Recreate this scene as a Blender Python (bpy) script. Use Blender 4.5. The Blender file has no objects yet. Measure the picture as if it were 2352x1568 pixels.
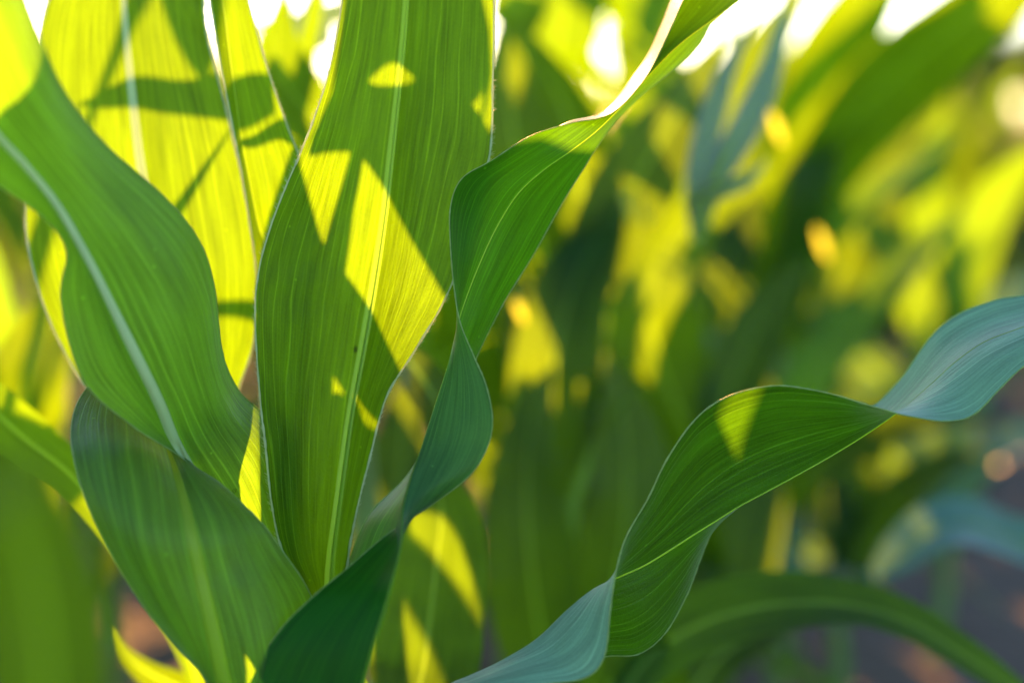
import bpy, math, random
from mathutils import Vector, Matrix, noise
R = math.radians
rnd = random.Random(11)
sc = bpy.context.scene
C = sc.collection
V = Vector

# ------------------------------------------------------------------ camera frame
H, PITCH, FPX, CX, CY = 0.85, R(9), 2352 * 50 / 36, 1176, 784
CAM = V((0, 0, H))
FWD = V((0, math.cos(PITCH), -math.sin(PITCH)))
UP = V((0, math.sin(PITCH), math.cos(PITCH)))
RT = V((1, 0, 0))
SUN_EL, SUN_AZ = R(20), R(-10)          # azimuth measured from +Y towards +X
SUN = V((math.sin(SUN_AZ) * math.cos(SUN_EL), math.cos(SUN_AZ) * math.cos(SUN_EL), math.sin(SUN_EL)))

def P(px, py, d):
    return CAM + d * (FWD + RT * ((px - CX) / FPX) + UP * ((CY - py) / FPX))

# ------------------------------------------------------------------ materials
def new_mat(name):
    m = bpy.data.materials.new(name); m.use_nodes = True
    m.node_tree.nodes.clear()
    return m, m.node_tree.nodes, m.node_tree.links

def leaf_mat(name, trans, refl_up, refl_dn, mixf=0.55, rough=0.42, veins=24, sheen=0.25, vein_gain=1.0, spec=.16, spots=.6, bump=.35):
    m, N, L = new_mat(name)
    def n(t, **k):
        x = N.new(t)
        for a, b in k.items(): setattr(x, a, b)
        return x
    def math_(op, a, b=None, c=None):
        x = n('ShaderNodeMath', operation=op)
        for i, q in enumerate((a, b, c)):
            if q is None: continue
            if isinstance(q, (int, float)): x.inputs[i].default_value = q
            else: L.new(q, x.inputs[i])
        return x.outputs[0]
    def mixc(f, a, b, mode='MIX'):
        x = n('ShaderNodeMix', data_type='RGBA', blend_type=mode)
        for i, q in ((0, f), (6, a), (7, b)):
            if isinstance(q, (int, float)): x.inputs[i].default_value = q
            elif isinstance(q, tuple): x.inputs[i].default_value = (*q, 1)
            else: L.new(q, x.inputs[i])
        return x.outputs[2]
    out = n('ShaderNodeOutputMaterial')
    uv = n('ShaderNodeUVMap'); uv.uv_map = 'UVMap'
    sx = n('ShaderNodeSeparateXYZ'); L.new(uv.outputs[0], sx.inputs[0])
    u, v = sx.outputs[0], sx.outputs[1]
    oi = n('ShaderNodeObjectInfo')
    # irregular vein spacing
    cmb0 = n('ShaderNodeCombineXYZ'); L.new(math_('MULTIPLY', u, 9.0), cmb0.inputs[0]); L.new(math_('MULTIPLY', v, 0.8), cmb0.inputs[1]); L.new(math_('MULTIPLY', oi.outputs['Random'], 37.0), cmb0.inputs[2])
    nz0 = n('ShaderNodeTexNoise'); nz0.inputs['Scale'].default_value = 1.0; L.new(cmb0.outputs[0], nz0.inputs['Vector'])
    ph = math_('ADD', math_('MULTIPLY', u, float(veins)), math_('MULTIPLY', nz0.outputs[0], 2.2))
    tri = math_('MULTIPLY', math_('ABSOLUTE', math_('SUBTRACT', math_('FRACT', ph), 0.5)), 2.0)
    mr = n('ShaderNodeMapRange', interpolation_type='SMOOTHSTEP'); L.new(tri, mr.inputs[0]); mr.inputs[1].default_value = 0.74; mr.inputs[2].default_value = 1.0
    wn = n('ShaderNodeTexWhiteNoise', noise_dimensions='2D'); cw = n('ShaderNodeCombineXYZ'); L.new(math_('FLOOR', math_('ADD', ph, 0.5)), cw.inputs[0]); L.new(oi.outputs['Random'], cw.inputs[1]); L.new(cw.outputs[0], wn.inputs['Vector'])
    fade = n('ShaderNodeTexNoise'); cf = n('ShaderNodeCombineXYZ'); L.new(math_('MULTIPLY', u, 20.0), cf.inputs[0]); L.new(math_('MULTIPLY', v, 5.0), cf.inputs[1]); L.new(cf.outputs[0], fade.inputs['Vector']); fade.inputs['Scale'].default_value = 1.0
    line = math_('MULTIPLY', math_('MULTIPLY', mr.outputs[0], math_('ADD', 0.1, math_('MULTIPLY', wn.outputs['Value'], 1.1))), math_('ADD', 0.35, math_('MULTIPLY', fade.outputs[0], 1.3)))
    # fine streaks between veins
    cmb = n('ShaderNodeCombineXYZ'); L.new(math_('MULTIPLY', u, 110.0), cmb.inputs[0]); L.new(math_('MULTIPLY', v, 3.0), cmb.inputs[1]); L.new(math_('MULTIPLY', oi.outputs['Random'], 91.0), cmb.inputs[2])
    nz = n('ShaderNodeTexNoise'); nz.inputs['Scale'].default_value = 1.0; nz.inputs['Detail'].default_value = 3; L.new(cmb.outputs[0], nz.inputs['Vector'])
    fine = math_('SUBTRACT', nz.outputs[0], 0.5)
    # broad bands
    cmb2 = n('ShaderNodeCombineXYZ'); L.new(math_('MULTIPLY', u, 15.0), cmb2.inputs[0]); L.new(math_('MULTIPLY', v, 1.6), cmb2.inputs[1]); L.new(math_('MULTIPLY', oi.outputs['Random'], 53.0), cmb2.inputs[2])
    nz2 = n('ShaderNodeTexNoise'); nz2.inputs['Scale'].default_value = 1.0; nz2.inputs['Detail'].default_value = 2; L.new(cmb2.outputs[0], nz2.inputs['Vector'])
    broad = math_('SUBTRACT', nz2.outputs[0], 0.5)
    tc = n('ShaderNodeTexCoord')
    nz3 = n('ShaderNodeTexNoise'); nz3.inputs['Scale'].default_value = 900.0; nz3.inputs['Detail'].default_value = 2; L.new(tc.outputs['Object'], nz3.inputs['Vector'])
    speck = math_('SUBTRACT', nz3.outputs[0], 0.5)
    # tiny pale specks / scars
    vor = n('ShaderNodeTexVoronoi'); vor.inputs['Scale'].default_value = 70.0; L.new(tc.outputs['Object'], vor.inputs['Vector'])
    mrs = n('ShaderNodeMapRange'); L.new(vor.outputs['Distance'], mrs.inputs[0]); mrs.inputs[1].default_value = 0.07; mrs.inputs[2].default_value = 0.03
    dot = math_('MULTIPLY', mrs.outputs[0], math_('GREATER_THAN', math_('FRACT', math_('MULTIPLY', vor.outputs['Color'], 7.3)), 0.5))
    gain = math_('ADD', 1.0, math_('ADD', math_('ADD', math_('MULTIPLY', fine, 1.0), math_('MULTIPLY', broad, 0.9)), math_('MULTIPLY', speck, 0.3)))
    gain = math_('ADD', gain, math_('MULTIPLY', line, 0.42 * vein_gain))
    gain = math_('ADD', gain, math_('MULTIPLY', dot, 0.7))
    vo2 = n('ShaderNodeTexVoronoi'); vo2.inputs['Scale'].default_value = 33.0; vo2.inputs['Randomness'].default_value = 1.0; L.new(tc.outputs['Object'], vo2.inputs['Vector'])
    ms2 = n('ShaderNodeMapRange'); L.new(math_('ADD', vo2.outputs['Distance'], math_('MULTIPLY', speck, 0.12)), ms2.inputs[0]); ms2.inputs[1].default_value = 0.075; ms2.inputs[2].default_value = 0.03
    gain = math_('SUBTRACT', gain, math_('MULTIPLY', math_('MULTIPLY', ms2.outputs[0], math_('GREATER_THAN', math_('FRACT', math_('MULTIPLY', vo2.outputs['Color'], 5.1)), 0.8)), spots))
    gain = math_('MAXIMUM', gain, 0.12)
    hv = math_('ADD', 0.92, math_('MULTIPLY', oi.outputs['Random'], 0.16))
    gain = math_('MULTIPLY', gain, hv)
    def scale(col, g):
        x = n('ShaderNodeVectorMath', operation='SCALE')
        if isinstance(col, tuple): x.inputs[0].default_value = col
        else: L.new(col, x.inputs[0])
        L.new(g, x.inputs['Scale']); return x.outputs[0]
    tcol = scale(mixc(math_('MULTIPLY', line, 0.35), trans, tuple(min(1, a * 1.0 + b) for a, b in zip(trans, (.05, .05, .005)))), gain)
    geo = n('ShaderNodeNewGeometry')
    rcol = mixc(geo.outputs['Backfacing'], refl_up, refl_dn)
    rg = math_('ADD', math_('MULTIPLY', math_('SUBTRACT', gain, 1.0), 0.9), 1.0)
    rcol = scale(rcol, rg)
    bmp = n('ShaderNodeBump'); bmp.inputs['Strength'].default_value = bump; bmp.inputs['Distance'].default_value = 0.0006
    hgt = math_('ADD', math_('ADD', math_('MULTIPLY', line, -0.8), math_('MULTIPLY', fine, 1.1)), math_('MULTIPLY', speck, 1.0))
    nb = n('ShaderNodeTexNoise'); nb.inputs['Scale'].default_value = 1.0; nb.inputs['Detail'].default_value = 3; cb = n('ShaderNodeCombineXYZ'); L.new(math_('MULTIPLY', u, 14.0), cb.inputs[0]); L.new(math_('MULTIPLY', v, 7.0), cb.inputs[1]); L.new(oi.outputs['Random'], cb.inputs[2]); L.new(cb.outputs[0], nb.inputs['Vector'])
    hgt = math_('ADD', hgt, math_('MULTIPLY', nb.outputs[0], 3.0))
    L.new(hgt, bmp.inputs['Height'])
    pr = n('ShaderNodeBsdfPrincipled')
    L.new(rcol, pr.inputs['Base Color']); L.new(bmp.outputs[0], pr.inputs['Normal'])
    L.new(math_('ADD', rough, math_('MULTIPLY', fine, 0.25)), pr.inputs['Roughness'])
    pr.inputs['Specular IOR Level'].default_value = spec
    pr.inputs['Sheen Weight'].default_value = sheen; pr.inputs['Sheen Roughness'].default_value = 0.35
    tr = n('ShaderNodeBsdfTranslucent'); L.new(tcol, tr.inputs['Color']); L.new(bmp.outputs[0], tr.inputs['Normal'])
    mx = n('ShaderNodeMixShader'); mx.inputs[0].default_value = mixf
    L.new(pr.outputs[0], mx.inputs[1]); L.new(tr.outputs[0], mx.inputs[2]); L.new(mx.outputs[0], out.inputs[0])
    return m

def simple_mat(name, col, trans=None, mixf=0.5, rough=0.6, nscale=40, namp=0.5, sheen=0.0):
    m, N, L = new_mat(name)
    out = N.new('ShaderNodeOutputMaterial'); pr = N.new('ShaderNodeBsdfPrincipled')
    tc = N.new('ShaderNodeTexCoord'); nz = N.new('ShaderNodeTexNoise'); nz.inputs['Scale'].default_value = nscale; nz.inputs['Detail'].default_value = 5
    L.new(tc.outputs['Object'], nz.inputs['Vector'])
    mr = N.new('ShaderNodeMapRange'); L.new(nz.outputs[0], mr.inputs[0]); mr.inputs[1].default_value = .25; mr.inputs[2].default_value = .75
    mr.inputs[3].default_value = 1 - namp; mr.inputs[4].default_value = 1 + namp
    sv = N.new('ShaderNodeVectorMath'); sv.operation = 'SCALE'; sv.inputs[0].default_value = col; L.new(mr.outputs[0], sv.inputs['Scale'])
    L.new(sv.outputs[0], pr.inputs['Base Color']); pr.inputs['Roughness'].default_value = rough; pr.inputs['Sheen Weight'].default_value = sheen
    if trans:
        tr = N.new('ShaderNodeBsdfTranslucent'); tr.inputs[0].default_value = (*trans, 1)
        mx = N.new('ShaderNodeMixShader'); mx.inputs[0].default_value = mixf
        L.new(pr.outputs[0], mx.inputs[1]); L.new(tr.outputs[0], mx.inputs[2]); L.new(mx.outputs[0], out.inputs[0])
    else: L.new(pr.outputs[0], out.inputs[0])
    return m

T_COL = (0.172, 0.365, 0.0)
M_LEAF = leaf_mat('corn_leaf_blade', T_COL, (0.005, 0.050, 0.006), (0.006, 0.055, 0.012), mixf=0.58, sheen=0.05)
M_GLAUC = leaf_mat('corn_leaf_glaucous', (.20, .46, .005), (0.010, 0.085, 0.024), (0.014, 0.095, 0.034), mixf=0.62, rough=0.34, sheen=0.35, spec=.3)
M_TWIST = leaf_mat('corn_leaf_sky_silver_upper', (.095, .30, 0), (0.002, 0.030, 0.002), (0.14, 0.29, 0.18), mixf=0.30, spots=.2, rough=0.40, sheen=0.2)  # glaucous upper side, with the sky's reflection also put into its colour
M_DEEP = leaf_mat('corn_leaf_deep_green', (.10, .32, 0), (0.004, 0.080, 0.004), (0.034, 0.108, 0.038), mixf=0.45, rough=0.36, sheen=0.12, spec=.12, spots=0, bump=.12)
M_SILVER = leaf_mat('corn_leaf_silver_sheen', T_COL, (0.13, 0.20, 0.18), (0.13, 0.20, 0.18), mixf=0.25, rough=0.4, sheen=0.6, spec=.4)  # pale grazing sheen put into the base colour of both faces
M_BACK = leaf_mat('corn_leaf_blade_shaded', (0.17, 0.33, 0.0), (0.003, 0.030, 0.003), (0.004, 0.036, 0.008), mixf=0.47, veins=14, sheen=0.03)  # darker copy of the blade, background shade put into its colour
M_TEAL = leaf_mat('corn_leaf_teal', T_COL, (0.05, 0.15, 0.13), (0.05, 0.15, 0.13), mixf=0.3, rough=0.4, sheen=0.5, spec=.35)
M_FIELD = leaf_mat('corn_leaf_field', (0.135, 0.27, 0.0), (0.004, 0.040, 0.005), (0.006, 0.05, 0.012), veins=12, sheen=0.08)
M_RIB = simple_mat('corn_midrib', (0.07, 0.17, 0.02), (0.34, 0.66, 0.015), .6, .4, 60, .12)
M_RIBG = simple_mat('corn_midrib_pale', (0.30, 0.46, 0.28), (0.36, 0.58, 0.12), .35, .4, 60, .12)
M_EDGE = simple_mat('leaf_margin_hyaline', (0.40, 0.52, 0.26), (0.85, 0.92, 0.70), .55, .35, 200, .1)
M_EDGE_G = simple_mat('leaf_margin_green', (0.22, 0.38, 0.12), (0.45, 0.60, 0.12), .5, .35, 200, .2)
M_STALK = simple_mat('corn_stalk_green', (0.10, 0.22, 0.05), (0.3, 0.4, 0.02), .2, .45, 30, .3)

def soil_mat():
    m, N, L = new_mat('soil')
    out = N.new('ShaderNodeOutputMaterial'); pr = N.new('ShaderNodeBsdfPrincipled')
    tc = N.new('ShaderNodeTexCoord')
    a = N.new('ShaderNodeTexNoise'); a.inputs['Scale'].default_value = 7; a.inputs['Detail'].default_value = 9; L.new(tc.outputs['Object'], a.inputs['Vector'])
    b = N.new('ShaderNodeTexVoronoi'); b.inputs['Scale'].default_value = 28; L.new(tc.outputs['Object'], b.inputs['Vector'])
    cr = N.new('ShaderNodeValToRGB'); L.new(a.outputs[0], cr.inputs[0])
    cr.color_ramp.elements[0].position = .3; cr.color_ramp.elements[0].color = (.046, .032, .025, 1)
    cr.color_ramp.elements[1].position = .72; cr.color_ramp.elements[1].color = (.082, .060, .046, 1)
    L.new(cr.outputs[0], pr.inputs['Base Color']); pr.inputs['Roughness'].default_value = .95
    ad = N.new('ShaderNodeMath'); ad.operation = 'MULTIPLY_ADD'; L.new(b.outputs[0], ad.inputs[0]); ad.inputs[1].default_value = .5; L.new(a.outputs[0], ad.inputs[2])
    bp = N.new('ShaderNodeBump'); bp.inputs['Distance'].default_value = .05; bp.inputs['Strength'].default_value = .8; L.new(ad.outputs[0], bp.inputs['Height']); L.new(bp.outputs[0], pr.inputs['Normal'])
    L.new(pr.outputs[0], out.inputs[0]); return m

# ------------------------------------------------------------------ object helpers
def mesh_obj(name, verts, faces, mat, parent=None, uvs=None, smooth=True):
    me = bpy.data.meshes.new(name)
    off = parent_world(parent)
    me.from_pydata([tuple(V(v) - off) for v in verts], [], faces)
    if uvs is not None:
        ul = me.uv_layers.new(name='UVMap')
        idx = [0] * len(me.loops); me.loops.foreach_get('vertex_index', idx)
        flat = []
        for i in idx: flat += uvs[i]
        ul.data.foreach_set('uv', flat)
    if smooth: me.polygons.foreach_set('use_smooth', [True] * len(me.polygons))
    me.materials.append(mat); me.update()
    o = bpy.data.objects.new(name, me); C.objects.link(o)
    if parent is not None: o.parent = parent
    return o

def parent_world(p):
    w = V((0, 0, 0))
    while p is not None:
        w += V(p.location); p = p.parent
    return w

def empty(name, loc, label, cat, group=None):
    o = bpy.data.objects.new(name, None); C.objects.link(o); o.location = loc
    o.empty_display_size = .05
    o['label'] = label; o['category'] = cat
    if group: o['group'] = group
    return o

def curve_eval(pts, t):
    """pts: sorted [(t, Vector)], cubic Hermite with finite-difference tangents"""
    n = len(pts)
    if t <= pts[0][0]: return pts[0][1].copy()
    if t >= pts[-1][0]: return pts[-1][1].copy()
    i = 0
    while pts[i + 1][0] < t: i += 1
    t0, p0 = pts[i]; t1, p1 = pts[i + 1]
    h = t1 - t0; s = (t - t0) / h
    m0 = (p1 - pts[i - 1][1]) / (t1 - pts[i - 1][0]) if i > 0 else (p1 - p0) / h
    m1 = (pts[i + 2][1] - p0) / (pts[i + 2][0] - t0) if i + 2 < n else (p1 - p0) / h
    s2, s3 = s * s, s * s * s
    return p0 * (2 * s3 - 3 * s2 + 1) + m0 * h * (s3 - 2 * s2 + s) + p1 * (3 * s2 - 2 * s3) + m1 * h * (s3 - s2)

def tube(path, radii, k=8, flat=None):
    vs, fs = [], []
    n = len(path); prev = None
    for i, p in enumerate(path):
        t = (path[min(i + 1, n - 1)] - path[max(i - 1, 0)])
        t = t.normalized() if t.length > 1e-9 else V((0, 0, 1))
        if prev is None:
            a = t.orthogonal().normalized()
        else:
            a = (prev - t * prev.dot(t)); a = a.normalized() if a.length > 1e-9 else t.orthogonal().normalized()
        prev = a; b = t.cross(a)
        for j in range(k):
            an = 2 * math.pi * j / k
            vs.append(p + (a * math.cos(an) + b * math.sin(an)) * radii[i])
    for i in range(n - 1):
        for j in range(k):
            fs.append((i * k + j, i * k + (j + 1) % k, (i + 1) * k + (j + 1) % k, (i + 1) * k + j))
    fs.append(tuple(range(k))); fs.append(tuple((n - 1) * k + j for j in range(k)))
    return vs, fs

def hairy_margin(edge, outdir, nrm, rad=.00028, hair=.0013, step=.0011, seed=0, dens=1.0, thick=.00006):
    r = random.Random(seed)
    vs, fs = tube(edge, [rad * (.55 + .9 * abs(noise.noise(V((i * .31, seed * 1.7, 0)))) + .25 * r.random()) for i in range(len(edge))], 6)
    acc = 0
    for i in range(len(edge) - 1):
        seg = edge[i + 1] - edge[i]; ln = seg.length
        if ln < 1e-7: continue
        tg = seg / ln
        acc += ln
        while acc > step:
            acc -= step * r.uniform(.4, 1.6)
            if r.random() > dens: continue
            p = edge[i] + seg * r.random()
            if noise.noise(p * 90) < -.25: continue
            d = (outdir[i] + tg * r.uniform(.1, .9) + nrm[i] * r.uniform(-.7, .7)).normalized()
            l = hair * r.uniform(.35, 1.2)
            w = thick
            a = d.orthogonal().normalized() * w; b = d.cross(a).normalized() * w
            q = len(vs)
            vs += [p + a, p - a * .5 + b * .87, p - a * .5 - b * .87, p + d * l + tg * l * .25]
            fs += [(q, q + 1, q + 3), (q + 1, q + 2, q + 3), (q + 2, q, q + 3)]
    return vs, fs

def blade(parent, A, M, B, mat=None, nl=140, na=14, camber=(0.0, 0.0), ripple=0.0, rfreq=60, rib=.0022, rib_mat=None,
          margin=0, hair=.0013, seed=1, label=None, dens=1.0, rib_side=1, rib_h=.55, edge=None, fold_a=None):
    """leaf blade spanned by margin A, midrib M and margin B, each [(t, point)]"""
    mat = mat or M_LEAF
    t0, t1 = max(A[0][0], M[0][0], B[0][0]), min(A[-1][0], M[-1][0], B[-1][0])
    vs, uvs, fs = [], [], []
    mids, sides, nrms, ea, eb, oa, ob = [], [], [], [], [], [], []
    length = 0; pm = None; rsgn = 0; strips = []
    ribw = (lambda i: rib(i / nl)) if callable(rib) else (lambda i: rib * (1 - .75 * i / nl))
    for i in range(nl + 1):
        t = t0 + (t1 - t0) * i / nl
        a, m, b = curve_eval(A, t), curve_eval(M, t), curve_eval(B, t)
        m2 = curve_eval(M, min(t + .02 * (t1 - t0), t1)); m1 = curve_eval(M, max(t - .02 * (t1 - t0), t0))
        tg = (m2 - m1).normalized()
        if pm is not None: length += (m - pm).length
        pm = m
        row = []; hr = {-1: [], 1: []}
        if rib and rsgn == 0:
            n0 = tg.cross((b - a)); rsgn = 1 if n0.dot(CAM - m) * rib_side > 0 else -1
        n_m = V((0, 0, 0))
        for (e, cmb, sgn) in ((a, camber[0], -1), (b, camber[1], 1)):
            d = e - m; w = d.length
            dn = d / w if w > 1e-7 else V((1, 0, 0))
            nn = tg.cross(dn * sgn); nn = nn.normalized() if nn.length > 1e-6 else V((0, 0, 1))
            n_m += nn
            half = []
            rw = min(.45, ribw(i) / max(w, 1e-5)) if rib else 0
            for j in range(-3 if rib else 0, na + 1):
                s = rw + (1 - rw) * j / na if j >= 0 else rw * (j + 3) / 3
                p = m + d * s + nn * (cmb * w * math.sin(math.pi * s) )
                if fold_a and sgn < 0:
                    fo = curve_eval(fold_a, t)          # how far the fold line lies off the flat blade
                    p = p + fo * (s / .8 if s < .8 else max(0, (1 - s) / .2))
                if ripple:
                    q = noise.noise(V((length * rfreq * .35, seed * 7.3 + sgn * 3.1, s * 1.2))) + .5 * noise.noise(V((length * rfreq, seed * 3.1 + sgn, s)))
                    p = p + nn * (ripple * w * q * s * (1.6 - s) )
                if rib and j <= 0:
                    bulge = ribw(i) * rib_h * (1 - (s / rw) ** 2 if rw > 1e-6 else 0)
                    (hr[sgn]).append(p + nn * (bulge * rsgn))
                if j >= 0: half.append((p, .5 + sgn * .5 * s))
            row.append(half)
            (ea if sgn < 0 else eb).append(half[-1][0]); (oa if sgn < 0 else ob).append(dn)
        n_m = n_m.normalized() if n_m.length > 1e-6 else V((0, 0, 1))
        sd = (b - a); sd = sd - n_m * sd.dot(n_m); sd = sd.normalized() if sd.length > 1e-6 else V((1, 0, 0))
        mids.append(m); nrms.append(n_m); sides.append(sd)
        line = list(reversed(row[0])) + (row[1] if rib else row[1][1:])
        if rib: strips.append(list(reversed(hr[-1])) + hr[1][1:])
        for p, u in line:
            vs.append(p); uvs.append((u, length * 10))
    k = len(line)
    for i in range(nl):
        for j in range(k - 1):
            if rib and j == na: continue
            fs.append((i * k + j, i * k + j + 1, (i + 1) * k + j + 1, (i + 1) * k + j))
    o = mesh_obj('leaf', vs, fs, mat, parent, uvs)
    if label: o['label'] = label
    if rib:
        rv = [p for st in strips for p in st]; kk = len(strips[0])
        rf = [(i * kk + j, i * kk + j + 1, (i + 1) * kk + j + 1, (i + 1) * kk + j) for i in range(nl) for j in range(kk - 1)]
        mesh_obj('midrib', rv, rf, rib_mat or M_RIB, o)
    if margin:
        # one rim down each margin, in one mesh
        v1, f1 = hairy_margin(ea, oa, nrms, seed=seed, hair=hair, rad=margin, dens=dens, **(dict(step=.00055, thick=.00011) if edge else {}))
        v2, f2 = hairy_margin(eb, ob, nrms, seed=seed + 5, hair=hair, rad=margin, dens=dens, **(dict(step=.00055, thick=.00011) if edge else {}))
        q = len(v1)
        mesh_obj('margin', v1 + v2, f1 + [tuple(x + q for x in f) for f in f2], edge or M_EDGE_G, o)
    return o

def px_curve(rows):
    return [(r[0], P(r[1], r[2], r[3])) for r in rows]

def trace(pts, d=None):
    """index-numbered pixel curve; items (px,py,d)"""
    return [(i, P(*p)) for i, p in enumerate(pts)]

def ribbon_from_spine(sp):
    """sp: [(Vector centre, Vector side, halfwidth)] -> A, M, B"""
    A, M, B = [], [], []
    for i, (c, s, w) in enumerate(sp):
        M.append((i, c)); A.append((i, c - s * w)); B.append((i, c + s * w))
    return A, M, B

def spine_leaf(parent, pts, mat=None, shift=None, fold=.18, deep=True, **kw):
    """pts: (px, py, depth, halfwidth_px, roll_deg); roll 0 faces the camera.  shift: metres moved towards the sun"""
    if deep: pts = [(p[0], p[1], max(p[2], 1 + (p[2] - 1) * 1.6) if p[2] > 1.12 else p[2], *p[3:]) for p in pts]
    cs = [P(*p[:3]) for p in pts]
    if shift is not None:
        sh = shift if isinstance(shift, (list, tuple)) else [shift] * len(pts)
        cs = [c + SUN * r for c, r in zip(cs, sh)]
    sp = []
    folds = []
    for i, p in enumerate(pts):
        tg = (cs[min(i + 1, len(cs) - 1)] - cs[max(i - 1, 0)]).normalized()
        view = (cs[i] - CAM).normalized() if shift is None else SUN.copy()
        s = tg.cross(view); s = s.normalized()
        n = s.cross(tg).normalized()
        a = R(p[4]) if len(p) > 4 else 0
        sd = (s * math.cos(a) + n * math.sin(a)).normalized()
        nn = tg.cross(sd).normalized()
        sp.append((cs[i], sd, p[3] * p[2] / FPX)); folds.append(nn)
    A, M, B = ribbon_from_spine(sp)
    A = [(t, p + folds[i] * (sp[i][2] * fold)) for i, (t, p) in enumerate(A)]
    B = [(t, p + folds[i] * (sp[i][2] * fold)) for i, (t, p) in enumerate(B)]
    kw.setdefault('nl', 60); kw.setdefault('na', 5); kw.setdefault('ripple', .12)
    mat = mat or (M_BACK if pts[0][2] > 1.0 else M_LEAF)
    return blade(parent, A, M, B, mat=mat, **kw)

STALK_TOP = {}
def stalk(parent, base, top, r0=.014, r1=.010, bend=.01):
    STALK_TOP[parent.name] = V(top)
    n = 24; path, rad = [], []
    for i in range(n + 1):
        s = i / n
        p = base.lerp(top, s) + V((math.sin(s * 5) * bend, math.cos(s * 4) * bend * .5 - bend * .5, 0))
        path.append(p)
        nd = (s * 5) % 1
        rad.append((r0 + (r1 - r0) * s) * (1 + .12 * math.exp(-((nd - .5) / .08) ** 2)))
    vs, fs = tube(path, rad, 12)
    return mesh_obj('stalk', vs, fs, M_STALK, parent)

# ------------------------------------------------------------------ MAIN PLANT
base1 = P(740, 1720, .745); base1.z = 0
main = empty('corn_plant', base1, 'sharply focused corn plant with upright backlit leaves and a long spiralling twisted leaf', 'corn plant')
stalk(main, V(base1), P(735, 1560, .745), .015, .012, .004)

# upright central leaf
def c3(L_, M_, R_, **kw):
    return blade(main, trace(L_), trace(M_), trace(R_), **kw)

ts = [0, 1, 2, 3, 4, 5, 6, 7, 8, 9, 10, 11, 12, 13, 14]
c3([(742, 1500, .755), (716, 1375, .755), (655, 1280, .752), (625, 1170, .748), (612, 1050, .745), (597, 900, .742), (586, 720, .740), (600, 600, .742), (642, 465, .745), (690, 350, .748), (733, 240, .752), (763, 130, .756), (784, 5, .760), (800, -140, .77), (850, -330, .79), (960, -560, .83)],
   [(752, 1500, .762), (757, 1375, .765), (764, 1280, .768), (777, 1180, .770), (790, 1080, .772), (808, 950, .774), (838, 780, .776), (862, 640, .776), (884, 490, .776), (899, 350, .776), (914, 210, .778), (926, 90, .780), (934, -20, .782), (944, -150, .79), (965, -340, .81), (990, -570, .84)],
   [(770, 1500, .758), (790, 1375, .758), (800, 1280, .757), (818, 1180, .756), (842, 1080, .755), (884, 920, .754), (945, 818, .752), (1010, 710, .751), (1052, 610, .752), (1092, 470, .755), (1125, 350, .758), (1131, 200, .762), (1135, 60, .766), (1130, -100, .775), (1090, -330, .80), (1010, -580, .84)],
   nl=200, na=18, camber=(.05, -.05), ripple=.035, margin=.0006, hair=.0028, edge=M_EDGE, rib=lambda s: .0036 * (1 - .75 * s) + .0004, seed=3, dens=1,
   label='broad upright backlit leaf with sharp shadow patches')

# narrow leaf between
c3([(600, 1100, .80), (596, 900, .795), (592, 660, .785), (577, 530, .780), (557, 410, .778), (536, 300, .778), (507, 150, .780), (491, 50, .783), (480, -20, .786), (462, -150, .79), (480, -300, .81)],
   [(625, 1100, .805), (622, 900, .80), (614, 600, .796), (592, 515, .795), (573, 420, .793), (552, 310, .792), (530, 150, .792), (518, 50, .792), (508, -20, .793), (492, -150, .80), (490, -300, .815)],
   [(650, 1100, .80), (670, 900, .792), (690, 640, .788), (694, 480, .788), (690, 375, .788), (660, 290, .788), (620, 175, .788), (592, 80, .789), (570, 0, .790), (545, -150, .80), (500, -310, .82)],
   nl=140, na=12, camber=(0, .06), ripple=.02, margin=.0006, hair=.0018, edge=M_EDGE, rib=.0012, seed=5, label='narrow pointed leaf folded along its left side')

# broad leaf behind, left
c3([(480, 1250, .82), (310, 1010, .815), (196, 885, .81), (112, 730, .808), (64, 560, .808), (62, 440, .812), (80, 250, .82), (92, 80, .83), (135, -60, .84), (225, -200, .86), (250, -620, .93)],
   [(530, 1250, .835), (480, 1000, .835), (440, 820, .835), (392, 640, .833), (352, 500, .832), (326, 380, .832), (306, 220, .835), (292, 80, .84), (283, -60, .848), (272, -340, .88), (285, -640, .94)],
   [(570, 1250, .82), (552, 960, .818), (548, 895, .815), (582, 790, .81), (592, 660, .805), (566, 470, .805), (532, 300, .808), (496, 160, .812), (474, 70, .818), (464, -40, .825), (430, -320, .86), (310, -640, .94)],
   nl=140, na=14, camber=(.06, -.06), ripple=.03, margin=.0008, hair=.002, edge=M_EDGE, rib=.0052, seed=8, rib_mat=M_RIBG, label='broad leaf glowing yellow with a thick pale midrib')

# left leaf in front, bluish
c3([(-420, -200, .56), (-240, 130, .60), (-90, 350, .63), (0, 428, .645), (100, 500, .66), (153, 575, .668), (140, 690, .675), (190, 870, .685), (300, 975, .70), (432, 1062, .72), (540, 1180, .745), (640, 1380, .765)],
   [(-260, -260, .555), (-130, 60, .59), (-40, 265, .62), (60, 385, .64), (130, 475, .652), (196, 590, .663), (252, 700, .673), (310, 815, .683), (366, 930, .698), (412, 1040, .718), (500, 1180, .742), (650, 1390, .765)],
   [(-60, -330, .56), (20, -110, .595), (85, 70, .62), (150, 212, .645), (245, 335, .667), (372, 447, .688), (452, 545, .705), (493, 655, .72), (511, 800, .737), (547, 895, .755), (640, 1010, .768), (690, 1330, .775)],
   nl=160, na=16, camber=(-.15, .17), ripple=.03, margin=.0004, hair=.0022, rib=lambda s: .0013 + .0020 * s, seed=11, mat=M_GLAUC, rib_mat=M_RIBG, label='blue-green leaf sweeping to the upper left with a pale midrib')

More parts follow.
